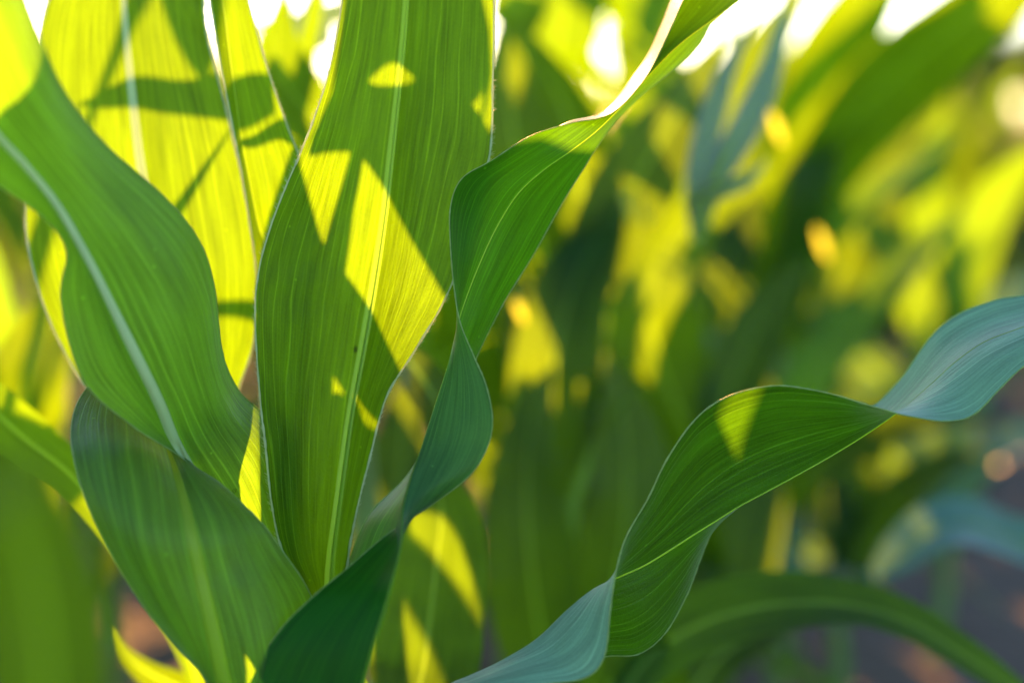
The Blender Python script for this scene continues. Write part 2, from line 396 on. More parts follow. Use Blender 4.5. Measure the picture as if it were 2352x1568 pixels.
# lower left enclosing leaf
c3([(540, 1700, .705), (482, 1568, .70), (392, 1472, .69), (302, 1350, .683), (222, 1205, .68), (173, 1065, .692), (166, 965, .722), (202, 888, .752), (270, 840, .785)],
   [(552, 1700, .690), (514, 1568, .685), (490, 1450, .682), (463, 1330, .68), (436, 1210, .68), (410, 1110, .700), (384, 1030, .735), (348, 960, .762), (315, 880, .79)],
   [(740, 1720, .715), (742, 1500, .712), (716, 1372, .712), (660, 1280, .708), (600, 1200, .706), (512, 1115, .710), (437, 1062, .724), (385, 1000, .755), (350, 920, .79)],
   nl=130, na=16, camber=(-.22, -.14), ripple=.04, margin=.0004, hair=.0012, rib=lambda s: .0040 * (1 - .8 * s), seed=14, mat=M_GLAUC, label='lower leaf cupped around the stalk with a yellow midrib')

FOLD7 = {18: (1220, 312, .745), 19: (1306, 279, .75), 20: (1388, 256, .759), 21: (1450, 182, .770), 22: (1495, 115, .780), 23: (1544, 0, .790), 24: (1600, -130, .80)}
# long twisted leaf from the whorl to the upper right
L7A = [(560, 1700, .69), (570, 1568, .69), (640, 1450, .69), (720, 1368, .692), (800, 1303, .70), (900, 1220, .708), (1000, 1153, .712), (1080, 1090, .713), (1120, 1025, .714), (1131, 960, .715), (1115, 880, .72), (1087, 815, .725), (1057, 740, .73), (1043, 660, .735), (1035, 570, .735), (1034, 480, .735), (1060, 412, .735), (1130, 368, .74), (1220, 312, .745), (1312, 283, .747), (1402, 262, .744), (1476, 190, .744), (1521, 110, .753), (1570, 0, .763), (1636, -130, .78), (1770, -330, .82)]
L7M = [(800, 1700, .668), (836, 1568, .667), (861, 1475, .667), (882, 1405, .668), (902, 1330, .67), (922, 1245, .676), (925, 1165, .69), (942, 1095, .705), (965, 1030, .72), (985, 970, .727), (1008, 900, .733), (1030, 830, .737), (1046, 765, .742), (1067, 695, .747), (1102, 605, .75), (1142, 520, .752), (1190, 445, .752), (1250, 390, .752), (1310, 348, .751), (1372, 300, .752), (1432, 240, .755), (1492, 172, .76), (1570, 95, .768), (1700, 0, .778), (1840, -120, .79), (1960, -330, .82)]
L7B = [(640, 1700, .76), (690, 1568, .76), (740, 1450, .76), (780, 1370, .76), (793, 1300, .76), (845, 1185, .757), (925, 1105, .752), (965, 1050, .752), (1000, 1000, .753), (1030, 950, .756), (1065, 885, .76), (1094, 820, .762), (1132, 742, .764), (1168, 677, .765), (1212, 607, .766), (1252, 538, .766), (1297, 458, .767), (1337, 393, .768), (1377, 328, .770), (1420, 270, .775), (1480, 215, .78), (1560, 150, .785), (1612, 92, .79), (1660, 10, .80), (1790, -120, .81), (1920, -340, .83)]
FOLD7V = []
for k in range(len(L7A)):
    flat = P(*L7M[k]).lerp(P(*L7A[k]), .8)
    FOLD7V.append((k, P(*FOLD7[k]) - flat if k in FOLD7 and k > 18 else V((0, 0, 0))))
c3(L7A, L7M, L7B,
   nl=300, na=25, camber=(.05, -.04), ripple=.03, margin=.00035, fold_a=FOLD7V, hair=.0012, rib=lambda s: .0016 * max(0, 1 - 2.6 * s) + .0003, seed=17, dens=1, mat=M_DEEP, label='long dark green leaf twisted like a ribbon')

# second twisted leaf, right
c3([(700, 1900, .74), (900, 1700, .71), (1040, 1620, .70), (1140, 1590, .70), (1230, 1572, .70), (1340, 1556, .70), (1387, 1508, .70), (1402, 1400, .705), (1416, 1310, .71), (1440, 1230, .715), (1490, 1140, .72), (1530, 1055, .72), (1590, 970, .72), (1650, 920, .72), (1720, 894, .72), (1795, 885, .72), (1900, 902, .72), (2000, 932, .716), (2090, 957, .712), (2180, 968, .712), (2240, 950, .716), (2300, 890, .722), (2360, 835, .73), (2480, 760, .745), (2640, 740, .76)],
   [(720, 1860, .75), (880, 1660, .73), (1020, 1575, .72), (1080, 1548, .72), (1150, 1515, .722), (1230, 1466, .724), (1300, 1400, .726), (1360, 1352, .727), (1415, 1327, .73), (1480, 1298, .738), (1540, 1262, .742), (1590, 1230, .743), (1640, 1199, .744), (1700, 1162, .744), (1760, 1130, .744), (1830, 1092, .744), (1910, 1047, .744), (1990, 997, .745), (2070, 940, .745), (2140, 880, .745), (2195, 830, .747), (2260, 785, .75), (2345, 752, .752), (2470, 705, .76), (2640, 715, .77)],
   [(740, 1880, .76), (890, 1690, .75), (1030, 1600, .74), (1080, 1578, .745), (1160, 1550, .75), (1250, 1530, .75), (1330, 1518, .75), (1400, 1506, .75), (1470, 1500, .752), (1530, 1450, .756), (1580, 1360, .762), (1612, 1275, .768), (1643, 1208, .772), (1700, 1130, .777), (1770, 1060, .78), (1850, 1000, .782), (1930, 960, .782), (2010, 930, .782), (2075, 865, .782), (2140, 772, .782), (2200, 722, .782), (2280, 690, .782), (2360, 676, .782), (2480, 650, .785), (2640, 690, .78)],
   nl=260, na=18, camber=(.07, -.07), ripple=.03, margin=.00045, hair=.0012, rib=lambda s: .0005, seed=21, dens=.7, mat=M_TWIST, label='dark leaf at lower right twisted twice with a silvery upper side')

# leaf drooping behind the whorl
spine_leaf(main, [(790, 1600, .80, 60, 10), (900, 1700, .86, 100, 10), (965, 1560, .90, 128, 8), (990, 1400, .92, 122, 0), (1005, 1270, .93, 108, -5), (1015, 1170, .94, 80, -10), (1000, 1080, .95, 30, -15)], rib=.0018, seed=33, nl=90, na=8)

# ------------------------------------------------------------------ FOREGROUND PLANT (out of focus, lower left)
b0 = P(120, 2000, .37); b0.z = 0
fore = empty('corn_plant', b0, 'completely blurred dark corn leaf close to the lens in the lower left corner', 'corn plant')
stalk(fore, V(b0), P(140, 2050, .37), .012, .009)
spine_leaf(fore, [(140, 2050, .37, 60, 0), (125, 1750, .365, 130, 0), (105, 1480, .36, 150, 0), (70, 1280, .355, 140, 0), (10, 1150, .35, 110, 0), (-110, 1080, .35, 40, 0)], mat=M_BACK, rib=.001, seed=40)

# ------------------------------------------------------------------ NEIGHBOUR right behind (holds added blades casting the shadow pattern on the upright leaf)
b2 = P(850, 900, 1.12); b2.z = 0
p2 = empty('corn_plant', b2, 'blurred corn plant standing directly behind the upright backlit leaf, mostly hidden', 'corn plant')
stalk(p2, V(b2), P(850, 620, 1.12), .014, .010)
def shade_leaf(parent, A, B, d, r, seed, bow=.08, **kw):
    """an added, mostly unseen shading blade; its two margins are given where their shadow falls (px on a blade at depth d), carried r metres towards the sun"""
    n = 24
    ca = [(i / (len(A) - 1), P(x, y, d) + SUN * r) for i, (x, y) in enumerate(A)]
    cb = [(i / (len(B) - 1), P(x, y, d) + SUN * r) for i, (x, y) in enumerate(B)]
    a, b, m = [], [], []
    for i in range(n + 1):
        t = i / n; p, q = curve_eval(ca, t), curve_eval(cb, t)
        a.append((t, p)); b.append((t, q)); m.append((t, p.lerp(q, .5) + SUN * (p - q).length * bow))
    # narrow neck joining the added shading blade back to the stalk
    root = STALK_TOP[parent.name] - V((0, 0, .03)); m0 = m[0][1]; sd = (b[0][1] - a[0][1]).normalized()
    mid = root.lerp(m0, .5) + V((0, 0, .12 * (m0 - root).length))
    for t, p, w in ((-.2, root.lerp(m0, .8) + V((0, 0, .06 * (m0 - root).length)), .005), (-.5, mid, .004), (-.9, root, .006)):
        m.insert(0, (t, p)); a.insert(0, (t, p - sd * w)); b.insert(0, (t, p + sd * w))
    kw.setdefault('mat', M_LEAF)
    return blade(parent, a, m, b, nl=80, na=5, ripple=.02, rib=.0014, seed=seed, **kw)
SL = shade_leaf
SL(p2, [(690, 720), (740, 540), (770, 440), (800, 340), (812, 250), (835, 100)], [(760, 760), (791, 620), (810, 480), (830, 370), (838, 250), (840, 100)], .775, .36, 50)
SL(p2, [(960, 950), (880, 936), (800, 905), (768, 862), (650, 790), (598, 690), (610, 580), (652, 440), (684, 345)], [(1000, 940), (960, 890), (925, 830), (860, 730), (791, 622), (742, 545), (715, 450), (690, 352), (686, 335)], .77, .34, 51)
SL(p2, [(1120, 790), (1045, 700), (1012, 650), (920, 511), (832, 372), (760, 340), (715, 335), (704, 325)], [(1260, 720), (1135, 440), (1114, 280), (1000, 170), (935, 212), (862, 206), (790, 160), (714, 285)], .765, .40, 52)
SL(p2, [(1122, 150), (1070, 222), (960, 182), (905, 150), (862, 166), (805, 215), (762, 215)], [(1118, 60), (1060, -170), (900, -200), (830, -150), (795, -60), (775, 60), (755, 190)], .775, .43, 53)
SL(p2, [(600, 1500), (600, 1250), (596, 1000), (588, 800), (600, 690), (650, 590)], [(764, 1500), (758, 1250), (764, 1000), (766, 850), (740, 700), (665, 590)], .765, .45, 54)
SL(p2, [(690, 940), (768, 925), (800, 942), (835, 976), (885, 955), (960, 880), (1040, 800), (1090, 740)], [(700, 1400), (775, 1420), (840, 1400), (900, 1330), (1000, 1200), (1080, 1050), (1110, 900), (1100, 745)], .76, .39, 55)
# blade added to shade the upper half of the long twisted blade
SL(p2, [(1000, 1350), (1020, 1100), (1030, 850), (1034, 620), (1040, 450), (1095, 320), (1235, 300)], [(1240, 1350), (1260, 1100), (1290, 850), (1360, 620), (1450, 450), (1390, 380), (1255, 310)], .755, .62, 56)
# over the broad leaf and the narrow leaf at the left

# ------------------------------------------------------------------ LEAVES OF THE PLANTS BEHIND, RIGHT
def plant_at(px, py_top, d, label, group=None):
    d = max(d, 1 + (d - 1) * 1.6)
    b = P(px, 900, d); b.z = 0
    e = empty('corn_plant', b, label, 'corn plant', group)
    stalk(e, V(b), P(px, py_top, d), .013, .009)
    return e
G = 'blurred corn plants behind the sharp one'
p3 = plant_at(1290, 700, 1.22, 'blurred corn plant between the two twisted leaves, its upper blades glowing yellow', G)
p4 = plant_at(1640, 760, 1.38, 'blurred corn plant above the lower twisted leaf with a pale curled blade', G)
p5 = plant_at(1800, 700, 1.62, 'blurred corn plant with a long dark blade slanting to the upper right', G)
p6 = plant_at(1560, 1620, 1.05, 'low blurred corn plant under the lower twisted leaf with an arching drooping blade', G)
p7 = plant_at(60, 900, 1.25, 'blurred corn plant at the left edge behind the blue-green leaf', G)
SL(p7, [(180, 262), (250, 270), (330, 268), (440, 258), (560, 255), (630, 215)], [(175, 255), (240, 225), (330, 190), (440, 175), (560, 130), (625, 120)], .82, .46, 57)  # blades added to shade the broad and narrow leaves at the left
SL(p7, [(345, -260), (350, -60), (385, 60), (430, 140), (468, 180)], [(520, -260), (520, -60), (505, 60), (490, 140), (472, 182)], .82, .7, 60)
SL(p7, [(530, 330), (580, 345), (640, 322), (665, 330), (685, 330)], [(528, 325), (580, 315), (640, 272), (665, 275), (682, 290)], .79, .36, 58)
SL(p7, [(400, 790), (480, 745), (540, 730), (590, 735), (640, 740)], [(395, 780), (470, 710), (540, 685), (590, 680), (640, 690)], .81, .55, 59)
SL(p3, [(1110, 1750), (1110, 1560), (1100, 1430), (1085, 1330), (1035, 1220), (940, 1170)], [(1170, 1750), (1180, 1560), (1180, 1400), (1150, 1200), (1080, 1050), (950, 1080)], .93, .5, 138)  # blade added to shade the leaf drooping behind the whorl

S = spine_leaf
# blades added to shade the lower twisted leaf, a slit of sun between
SL(p3, [(1330, 1110), (1350, 1060), (1400, 990), (1470, 900), (1600, 780)], [(1610, 1130), (1622, 1080), (1630, 1000), (1642, 900), (1660, 780)], .735, .90, 120)
SL(p3, [(1688, 1130), (1694, 1090), (1706, 1000), (1718, 890), (1730, 760)], [(1960, 1125), (1972, 1070), (1980, 960), (1960, 840), (1800, 740)], .735, .86, 121)
SL(p5, [(1320, 1800), (1320, 1600), (1330, 1400), (1340, 1180), (1380, 1040), (1470, 950)], [(1580, 1800), (1620, 1600), (1650, 1400), (1645, 1200), (1610, 1085), (1490, 955)], .74, 1.4, 125)
SL(p5, [(1560, 1800), (1600, 1600), (1620, 1400), (1650, 1190), (1700, 1080), (1790, 1000)], [(1900, 1800), (1950, 1600), (1980, 1400), (1990, 1180), (1950, 1050), (1810, 1005)], .74, 1.45, 126)
SL(p5, [(1900, 1400), (1900, 1200), (1900, 1000), (1950, 800), (2100, 640), (2300, 560)], [(2250, 1400), (2300, 1200), (2350, 1050), (2420, 900), (2450, 740), (2400, 580)], .75, .95, 122)
SL(p5, [(2080, 1100), (2150, 900), (2250, 760), (2400, 640)], [(2420, 1150), (2520, 1000), (2600, 820), (2620, 660)], .76, 1.0, 123)
SL(p3, [(1040, 1800), (1080, 1600), (1150, 1420), (1300, 1280)], [(1300, 1850), (1400, 1640), (1440, 1450), (1400, 1290)], .72, 1.5, 124)
# p3
S(p3, [(1290, 760, 1.22, 25, 0), (1240, 560, 1.2, 60, 10), (1190, 360, 1.18, 75, 0), (1165, 200, 1.18, 55, -10), (1155, 100, 1.18, 25, 0), (1150, 45, 1.18, 3, 0)], seed=60)
S(p3, [(1295, 760, 1.22, 25, 0), (1330, 560, 1.22, 75, 0), (1330, 400, 1.22, 85, 0), (1300, 260, 1.22, 70, 20), (1250, 150, 1.22, 40, 30), (1210, 70, 1.22, 5, 30)], seed=61)
S(p3, [(1290, 800, 1.20, 25, 0), (1370, 600, 1.2, 80, 0), (1450, 440, 1.2, 95, 0), (1530, 300, 1.22, 75, -10), (1600, 190, 1.25, 45, -20), (1650, 90, 1.28, 5, -20)], seed=62)
S(p3, [(1270, 1150, 1.18, 40, 0), (1255, 980, 1.18, 85, 0), (1280, 800, 1.18, 100, 0), (1320, 650, 1.19, 85, 10), (1390, 520, 1.2, 50, 20), (1460, 430, 1.2, 5, 20)], seed=63)
0 and S(p3, [(1280, 1500, 1.15, 40, 0), (1230, 1350, 1.15, 80, 0), (1200, 1150, 1.14, 95, 10), (1180, 980, 1.14, 75, 10), (1150, 850, 1.14, 30, 0)], seed=64)
S(p3, [(1290, 1300, 1.2, 30, 30), (1330, 1130, 1.2, 25, 55), (1400, 980, 1.18, 25, 60), (1470, 900, 1.18, 5, 60)], mat=M_GLAUC, seed=65)
S(p3, [(1300, 1000, 1.2, 20, 50), (1345, 860, 1.19, 40, 50), (1385, 760, 1.19, 25, 50), (1400, 690, 1.19, 4, 50)], mat=M_GLAUC, seed=66)
# deeper plants added so upper blades shade everything low between the two twisted leaves
p9 = plant_at(1330, 500, 1.62, 'added blurred corn plant deep behind the centre with bright shading blades', G)
p10 = plant_at(1720, 500, 1.75, 'added blurred corn plant deep behind the lower twisted leaf, mostly hidden, with shading blades', G)
SL(p9, [(1060, 1700), (1080, 1450), (1090, 1250), (1110, 1080), (1150, 960), (1200, 880)], [(1290, 1700), (1330, 1450), (1340, 1250), (1330, 1080), (1280, 960), (1210, 880)], 1.27, .75, 130)
SL(p9, [(1250, 1700), (1250, 1400), (1270, 1150), (1320, 940), (1385, 800), (1455, 660)], [(1560, 1700), (1600, 1400), (1600, 1150), (1600, 920), (1560, 760), (1475, 660)], 1.3, .8, 131)
SL(p10, [(1560, 1700), (1580, 1400), (1580, 1200), (1600, 1000), (1660, 900), (1740, 860)], [(1800, 1700), (1830, 1400), (1840, 1200), (1850, 1060), (1820, 940), (1750, 862)], 1.45, .8, 132)
SL(p10, [(1800, 1500), (1820, 1300), (1830, 1100), (1850, 900), (1900, 760), (1980, 620)], [(2060, 1500), (2100, 1300), (2120, 1100), (2130, 900), (2100, 760), (2000, 625)], 1.6, .85, 133)
SL(p10, [(1760, 620), (1800, 420), (1880, 260), (2000, 120), (2150, 0), (2350, -120)], [(1900, 660), (1980, 480), (2080, 330), (2200, 200), (2330, 80), (2400, -60)], 1.8, .8, 134)
SL(p10, [(1690, 500), (1740, 300), (1800, 160), (1900, 20), (2020, -120)], [(1800, 520), (1880, 330), (1950, 190), (2030, 60), (2080, -80)], 1.9, .8, 135)
SL(p10, [(1680, 1700), (1680, 1450), (1690, 1250), (1720, 1080), (1780, 980)], [(1880, 1700), (1890, 1450), (1880, 1250), (1860, 1080), (1800, 985)], 1.25, .85, 137)
SL(p7, [(-150, 1250), (-60, 1230), (60, 1200), (180, 1150), (260, 1080)], [(-200, 820), (-80, 860), (60, 920), (170, 1000), (250, 1060)], .9, .6, 136)  # blade added to shade the low leaf at the left edge
# low blades between the two twisted leaves
S(p3, [(1290, 1700, 1.18, 40, 10), (1250, 1500, 1.17, 95, 10), (1220, 1300, 1.16, 110, 10), (1210, 1100, 1.16, 90, 20), (1230, 940, 1.16, 50, 30), (1270, 840, 1.16, 5, 30)], seed=67)
S(p3, [(1300, 1700, 1.2, 40, -20), (1380, 1480, 1.19, 95, -25), (1430, 1250, 1.18, 115, -30), (1440, 1050, 1.18, 100, -30), (1420, 900, 1.18, 50, -30), (1380, 800, 1.18, 5, -30)], seed=68)
S(p3, [(1300, 1900, 1.26, 50, 0), (1330, 1600, 1.26, 110, 0), (1340, 1350, 1.27, 120, 0), (1320, 1100, 1.27, 100, 0), (1300, 950, 1.28, 40, 0), (1290, 850, 1.28, 5, 0)], seed=69)
S(p3, [(1300, 1900, 1.3, 50, 0), (1480, 1650, 1.3, 110, -20), (1620, 1430, 1.32, 120, -20), (1700, 1200, 1.33, 100, -20), (1740, 1000, 1.34, 60, -20), (1760, 850, 1.35, 5, -20)], seed=59)
# p4
S(p4, [(1640, 1100, 1.36, 40, -20), (1540, 900, 1.33, 110, -30), (1490, 720, 1.3, 130, -35), (1530, 570, 1.3, 105, -40), (1650, 460, 1.31, 60, -45), (1780, 390, 1.33, 8, -50)], seed=70)
S(p4, [(1600, 560, 1.22, 12, 35), (1600, 430, 1.2, 30, 35), (1635, 280, 1.2, 34, 30), (1680, 140, 1.2, 22, 35), (1740, 40, 1.21, 4, 40)], mat=M_SILVER, deep=False, seed=71)
S(p4, [(1610, 540, 1.22, 12, 30), (1640, 420, 1.2, 34, 30), (1725, 270, 1.19, 38, 25), (1780, 130, 1.2, 26, 25), (1810, -20, 1.2, 8, 30)], mat=M_SILVER, deep=False, seed=72)
S(p4, [(1570, 470, 1.2, 10, -40), (1640, 440, 1.18, 26, -45), (1710, 412, 1.18, 24, -45), (1765, 365, 1.18, 5, -45)], mat=M_SILVER, deep=False, seed=73)
S(p4, [(1660, 560, 1.45, 30, 0), (1680, 360, 1.45, 60, 0), (1720, 210, 1.46, 68, 0), (1770, 90, 1.48, 50, 0), (1850, -30, 1.5, 20, 0)], seed=74)
S(p4, [(1640, 1000, 1.42, 30, 0), (1620, 800, 1.42, 60, 0), (1650, 640, 1.42, 70, 0), (1700, 520, 1.44, 50, 0), (1750, 430, 1.46, 5, 0)], seed=75)
S(p4, [(1640, 1150, 1.36, 40, 0), (1650, 980, 1.34, 60, 0), (1715, 800, 1.34, 75, 0), (1790, 680, 1.35, 45, 10), (1860, 590, 1.36, 4, 10)], seed=76)
S(p4, [(1640, 1350, 1.34, 40, 20), (1560, 1180, 1.3, 90, 20), (1500, 1000, 1.28, 100, 30), (1450, 880, 1.27, 50, 40), (1400, 820, 1.27, 5, 40)], seed=77)
# p5
S(p5, [(1800, 760, 1.6, 40, -20), (1790, 560, 1.56, 95, -30), (1880, 360, 1.5, 120, -35), (2040, 190, 1.45, 120, -35), (2210, 50, 1.4, 100, -30), (2400, -80, 1.38, 60, -30), (2560, -150, 1.38, 5, -30)], seed=80)
S(p5, [(1790, 700, 1.62, 40, -10), (1790, 400, 1.6, 70, -20), (1860, 200, 1.56, 90, -25), (1960, 40, 1.52, 85, -25), (2080, -120, 1.5, 30, -20)], seed=81)
S(p5, [(1800, 800, 1.55, 30, 0), (1820, 620, 1.52, 48, 0), (1852, 460, 1.5, 52, 0), (1885, 320, 1.5, 45, 0), (1920, 200, 1.5, 5, 0)], seed=82)
S(p5, [(1790, 1000, 1.5, 40, 30), (1880, 840, 1.48, 75, 40), (2000, 700, 1.48, 70, 45), (2130, 560, 1.5, 40, 45), (2220, 480, 1.5, 5, 40)], mat=M_GLAUC, seed=83)
S(p5, [(1800, 700, 1.55, 25, 30), (1900, 550, 1.52, 45, 45), (2010, 450, 1.52, 45, 45), (2120, 370, 1.53, 25, 45), (2200, 300, 1.54, 3, 45)], mat=M_GLAUC, seed=84)
S(p5, [(1800, 900, 1.66, 30, 0), (1900, 700, 1.7, 60, 0), (1960, 560, 1.72, 65, 0), (2060, 380, 1.75, 60, 0), (2140, 220, 1.8, 40, 0), (2200, 100, 1.8, 4, 0)], seed=85)
S(p5, [(1790, 1200, 1.55, 40, 20), (1850, 1080, 1.5, 70, 30), (1990, 1000, 1.48, 70, 40), (2150, 960, 1.46, 50, 50), (2300, 970, 1.46, 5, 50)], seed=86)
# p6
S(p6, [(1400, 1640, 1.05, 40, 20), (1500, 1500, 1.04, 72, 22), (1640, 1420, 1.03, 84, 26), (1800, 1385, 1.02, 82, 32), (1950, 1388, 1.02, 66, 38), (2080, 1425, 1.02, 54, 36), (2210, 1500, 1.02, 44, 34), (2340, 1590, 1.02, 28, 30), (2450, 1670, 1.02, 4, 30)], mat=M_LEAF, seed=90)
S(p6, [(1560, 1700, 1.05, 40, 0), (1500, 1560, 1.05, 80, 10), (1430, 1450, 1.04, 70, 20), (1370, 1380, 1.04, 5, 20)], seed=91)
S(p6, [(1560, 1640, 1.15, 30, 20), (1660, 1500, 1.15, 60, 20), (1800, 1420, 1.16, 55, 50), (1900, 1330, 1.18, 55, 60), (2000, 1330, 1.2, 25, 50), (2060, 1380, 1.2, 3, 50)], seed=92)
p8 = plant_at(2560, 1300, 1.45, 'blurred corn plant past the right edge sending one blue-green wavy blade into view', G)
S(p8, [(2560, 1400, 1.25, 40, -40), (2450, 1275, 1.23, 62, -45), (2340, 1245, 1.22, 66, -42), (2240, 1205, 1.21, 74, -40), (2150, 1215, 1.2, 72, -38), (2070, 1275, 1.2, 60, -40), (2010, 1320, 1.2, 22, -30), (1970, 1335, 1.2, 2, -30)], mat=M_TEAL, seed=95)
SL(p5, [(2020, 1330), (2060, 1420), (2150, 1540), (2280, 1640), (2440, 1720)], [(2100, 1230), (2230, 1300), (2350, 1420), (2450, 1540), (2520, 1680)], 1.02, .9, 127)  # blade added to shade the tip of the arching leaf
p12 = plant_at(1930, 1280, 1.55, 'low blurred blue-green corn plant in front of the bare soil at the right', G)
for k, pts in enumerate([
    [(1930, 1420, 1.85, 30, 20), (1850, 1270, 1.85, 60, 35), (1750, 1170, 1.85, 60, 45), (1650, 1130, 1.85, 5, 45)],
    [(1930, 1420, 1.85, 30, 20), (1990, 1260, 1.85, 62, 30), (2080, 1130, 1.85, 62, 40), (2190, 1060, 1.85, 44, 45), (2280, 1040, 1.85, 5, 45)],
    [(1930, 1380, 1.88, 30, 0), (1910, 1180, 1.88, 55, -15), (1860, 1040, 1.88, 50, -30), (1790, 960, 1.88, 5, -35)],
    [(1930, 1330, 1.88, 30, 0), (1960, 1120, 1.88, 50, 0), (2010, 970, 1.88, 45, -15), (2070, 880, 1.88, 5, -20)]]):
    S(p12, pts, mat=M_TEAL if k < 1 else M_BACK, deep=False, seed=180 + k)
p11 = plant_at(2180, 700, 1.75, 'blurred blue-green corn plant above the silvery end of the lower twisted leaf', G)
for k, pts in enumerate([
    [(2180, 1150, 2.1, 40, 10), (2110, 980, 2.1, 62, 25), (2000, 840, 2.1, 66, 35), (1880, 740, 2.1, 50, 40), (1790, 690, 2.1, 6, 40)],
    [(2180, 1050, 2.1, 40, 10), (2230, 860, 2.1, 66, 20), (2310, 720, 2.1, 66, 35), (2420, 640, 2.1, 45, 40), (2500, 620, 2.1, 5, 40)],
    [(2180, 980, 2.1, 30, 0), (2150, 780, 2.1, 60, -10), (2080, 620, 2.1, 62, -25), (1990, 520, 2.1, 40, -35), (1920, 470, 2.1, 5, -35)],
    [(2180, 900, 2.12, 30, 0), (2200, 700, 2.12, 55, 0), (2250, 520, 2.12, 60, -10), (2330, 400, 2.12, 40, -20), (2390, 340, 2.12, 5, -20)],
    [(2180, 820, 2.15, 30, 0), (2160, 620, 2.15, 50, 0), (2130, 450, 2.15, 50, 0), (2150, 320, 2.15, 30, 0), (2180, 240, 2.15, 4, 0)],
    [(2180, 1200, 2.05, 30, 30), (2260, 1060, 2.05, 60, 45), (2380, 1000, 2.05, 55, 50), (2480, 1010, 2.05, 5, 50)],
    [(2180, 1180, 2.15, 30, 20), (2060, 1060, 2.15, 70, 30), (1940, 960, 2.15, 70, 40), (1830, 900, 2.15, 50, 40), (1740, 880, 2.15, 5, 40)]]):
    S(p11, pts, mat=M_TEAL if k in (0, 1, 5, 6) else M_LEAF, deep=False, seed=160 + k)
# p7 left edge + F2 + bottom
S(p7, [(60, 1250, 1.2, 40, 0), (40, 1050, 1.18, 90, 0), (60, 880, 1.16, 95, 0), (90, 760, 1.16, 60, 0), (120, 660, 1.16, 5, 0)], seed=100)
S(p7, [(50, 900, 1.25, 40, 40), (0, 700, 1.22, 60, 55), (-40, 560, 1.2, 60, 60), (-120, 480, 1.2, 10, 60)], mat=M_GLAUC, seed=101)
b13 = P(480, 1700, .94); b13.z = 0
p13 = empty('corn_plant', b13, 'low corn plant behind the cupped lower leaf with a blade reaching the left edge', 'corn plant')
stalk(p13, V(b13), P(480, 1650, .94), .012, .009)
S(p13, [(480, 1660, .94, 14, 0), (420, 1460, .93, 30, 0), (300, 1260, .92, 40, 5), (170, 1100, .90, 50, 5), (60, 1010, .89, 62, 5), (-60, 900, .88, 55, 5), (-200, 760, .88, 20, 5)], seed=102)
S(p13, [(480, 1660, .94, 20, 20), (430, 1590, .95, 50, 40), (345, 1545, .95, 40, 45), (285, 1500, .95, 24, 45), (255, 1445, .95, 4, 40)], mat=M_BACK, seed=103)
S(p2, [(840, 1500, 1.15, 60, 0), (880, 1300, 1.2, 90, 0), (915, 1120, 1.25, 85, 10), (930, 960, 1.28, 50, 10), (940, 860, 1.3, 5, 10)], deep=False, seed=108)
# leaves near the top, between the upright ones
S(p2, [(900, 200, 1.45, 30, -20), (810, 40, 1.45, 48, -25), (745, 60, 1.45, 56, -30), (690, 110, 1.45, 46, -30), (645, 160, 1.45, 24, -30), (615, 205, 1.45, 3, -30)], mat=M_SILVER, deep=False, seed=105)
0 and S(p2, [(840, 500, 1.12, 30, 0), (700, 330, 1.15, 60, 0), (630, 160, 1.18, 50, 0), (600, 60, 1.2, 35, 0), (570, -20, 1.2, 4, 0)], seed=106)
S(p2, [(860, 900, 1.1, 30, 0), (920, 820, 1.0, 50, 0), (990, 900, .96, 50, 0), (1030, 1000, .94, 25, 0), (1050, 1080, .94, 4, 0)], seed=107)

M_GLINT = simple_mat('sun_glint_tip', (.20, .20, .04), (.60, .72, .05), .7, .35, 90, .2)  # for small tips added to give out-of-focus golden discs of sunlight
for pl, px, py, d in ((p3, 1190, 700, 1.25), (p5, 1888, 555, 1.55), (p5, 1784, 290, 1.4), (p4, 1478, 480, 1.3), (p3, 1440, 470, 1.25)):
    S(pl, [(px + 14, py + 40, d, 5, 20), (px + 4, py + 14, d, 9, 10), (px, py - 2, d, 10, 0), (px - 8, py - 18, d, 6, -10), (px - 14, py - 34, d, 1, -10)], mat=M_GLINT, deep=False, seed=140 + px, nl=16, rib=.0005, label='small golden tip added as a blurred sun glint')

# ------------------------------------------------------------------ GENERIC FIELD PLANTS
def world_leaf(parent, root, az, elev0, length, width, droop, seed, nl=26, na=3, rib=True, mat=None):
    r = random.Random(seed)
    d = V((math.cos(az), math.sin(az), 0))
    p = V(root); el = elev0; n = 12; sp = []
    tw = r.uniform(-.5, .5); ph = r.uniform(0, 6)
    for i in range(n + 1):
        s = i / n
        tg = d * math.cos(el) + V((0, 0, 1)) * math.sin(el)
        side = d.cross(V((0, 0, 1))).normalized()
        nn = side.cross(tg).normalized()
        a = tw * s * 2 + .25 * math.sin(ph + s * 7)
        sd = side * math.cos(a) + nn * math.sin(a)
        w = width * (min(1, .35 + s * 3.2)) * (1 - s ** 2.6) + .0008
        sp.append((p.copy(), sd, w))
        p = p + tg * (length / n)
        el -= droop / n * (.4 + 1.3 * s)
    A, M, B = ribbon_from_spine(sp)
    lift = lambda L_, k: [(t, q + V((0, 0, 1)) * (sp[int(t)][2] * .25)) for t, q in L_]
    return blade(parent, lift(A, 0), M, lift(B, 0), mat=mat or M_FIELD, nl=nl, na=na, ripple=.22, rfreq=18, rib=.0022 if rib else 0, seed=seed)

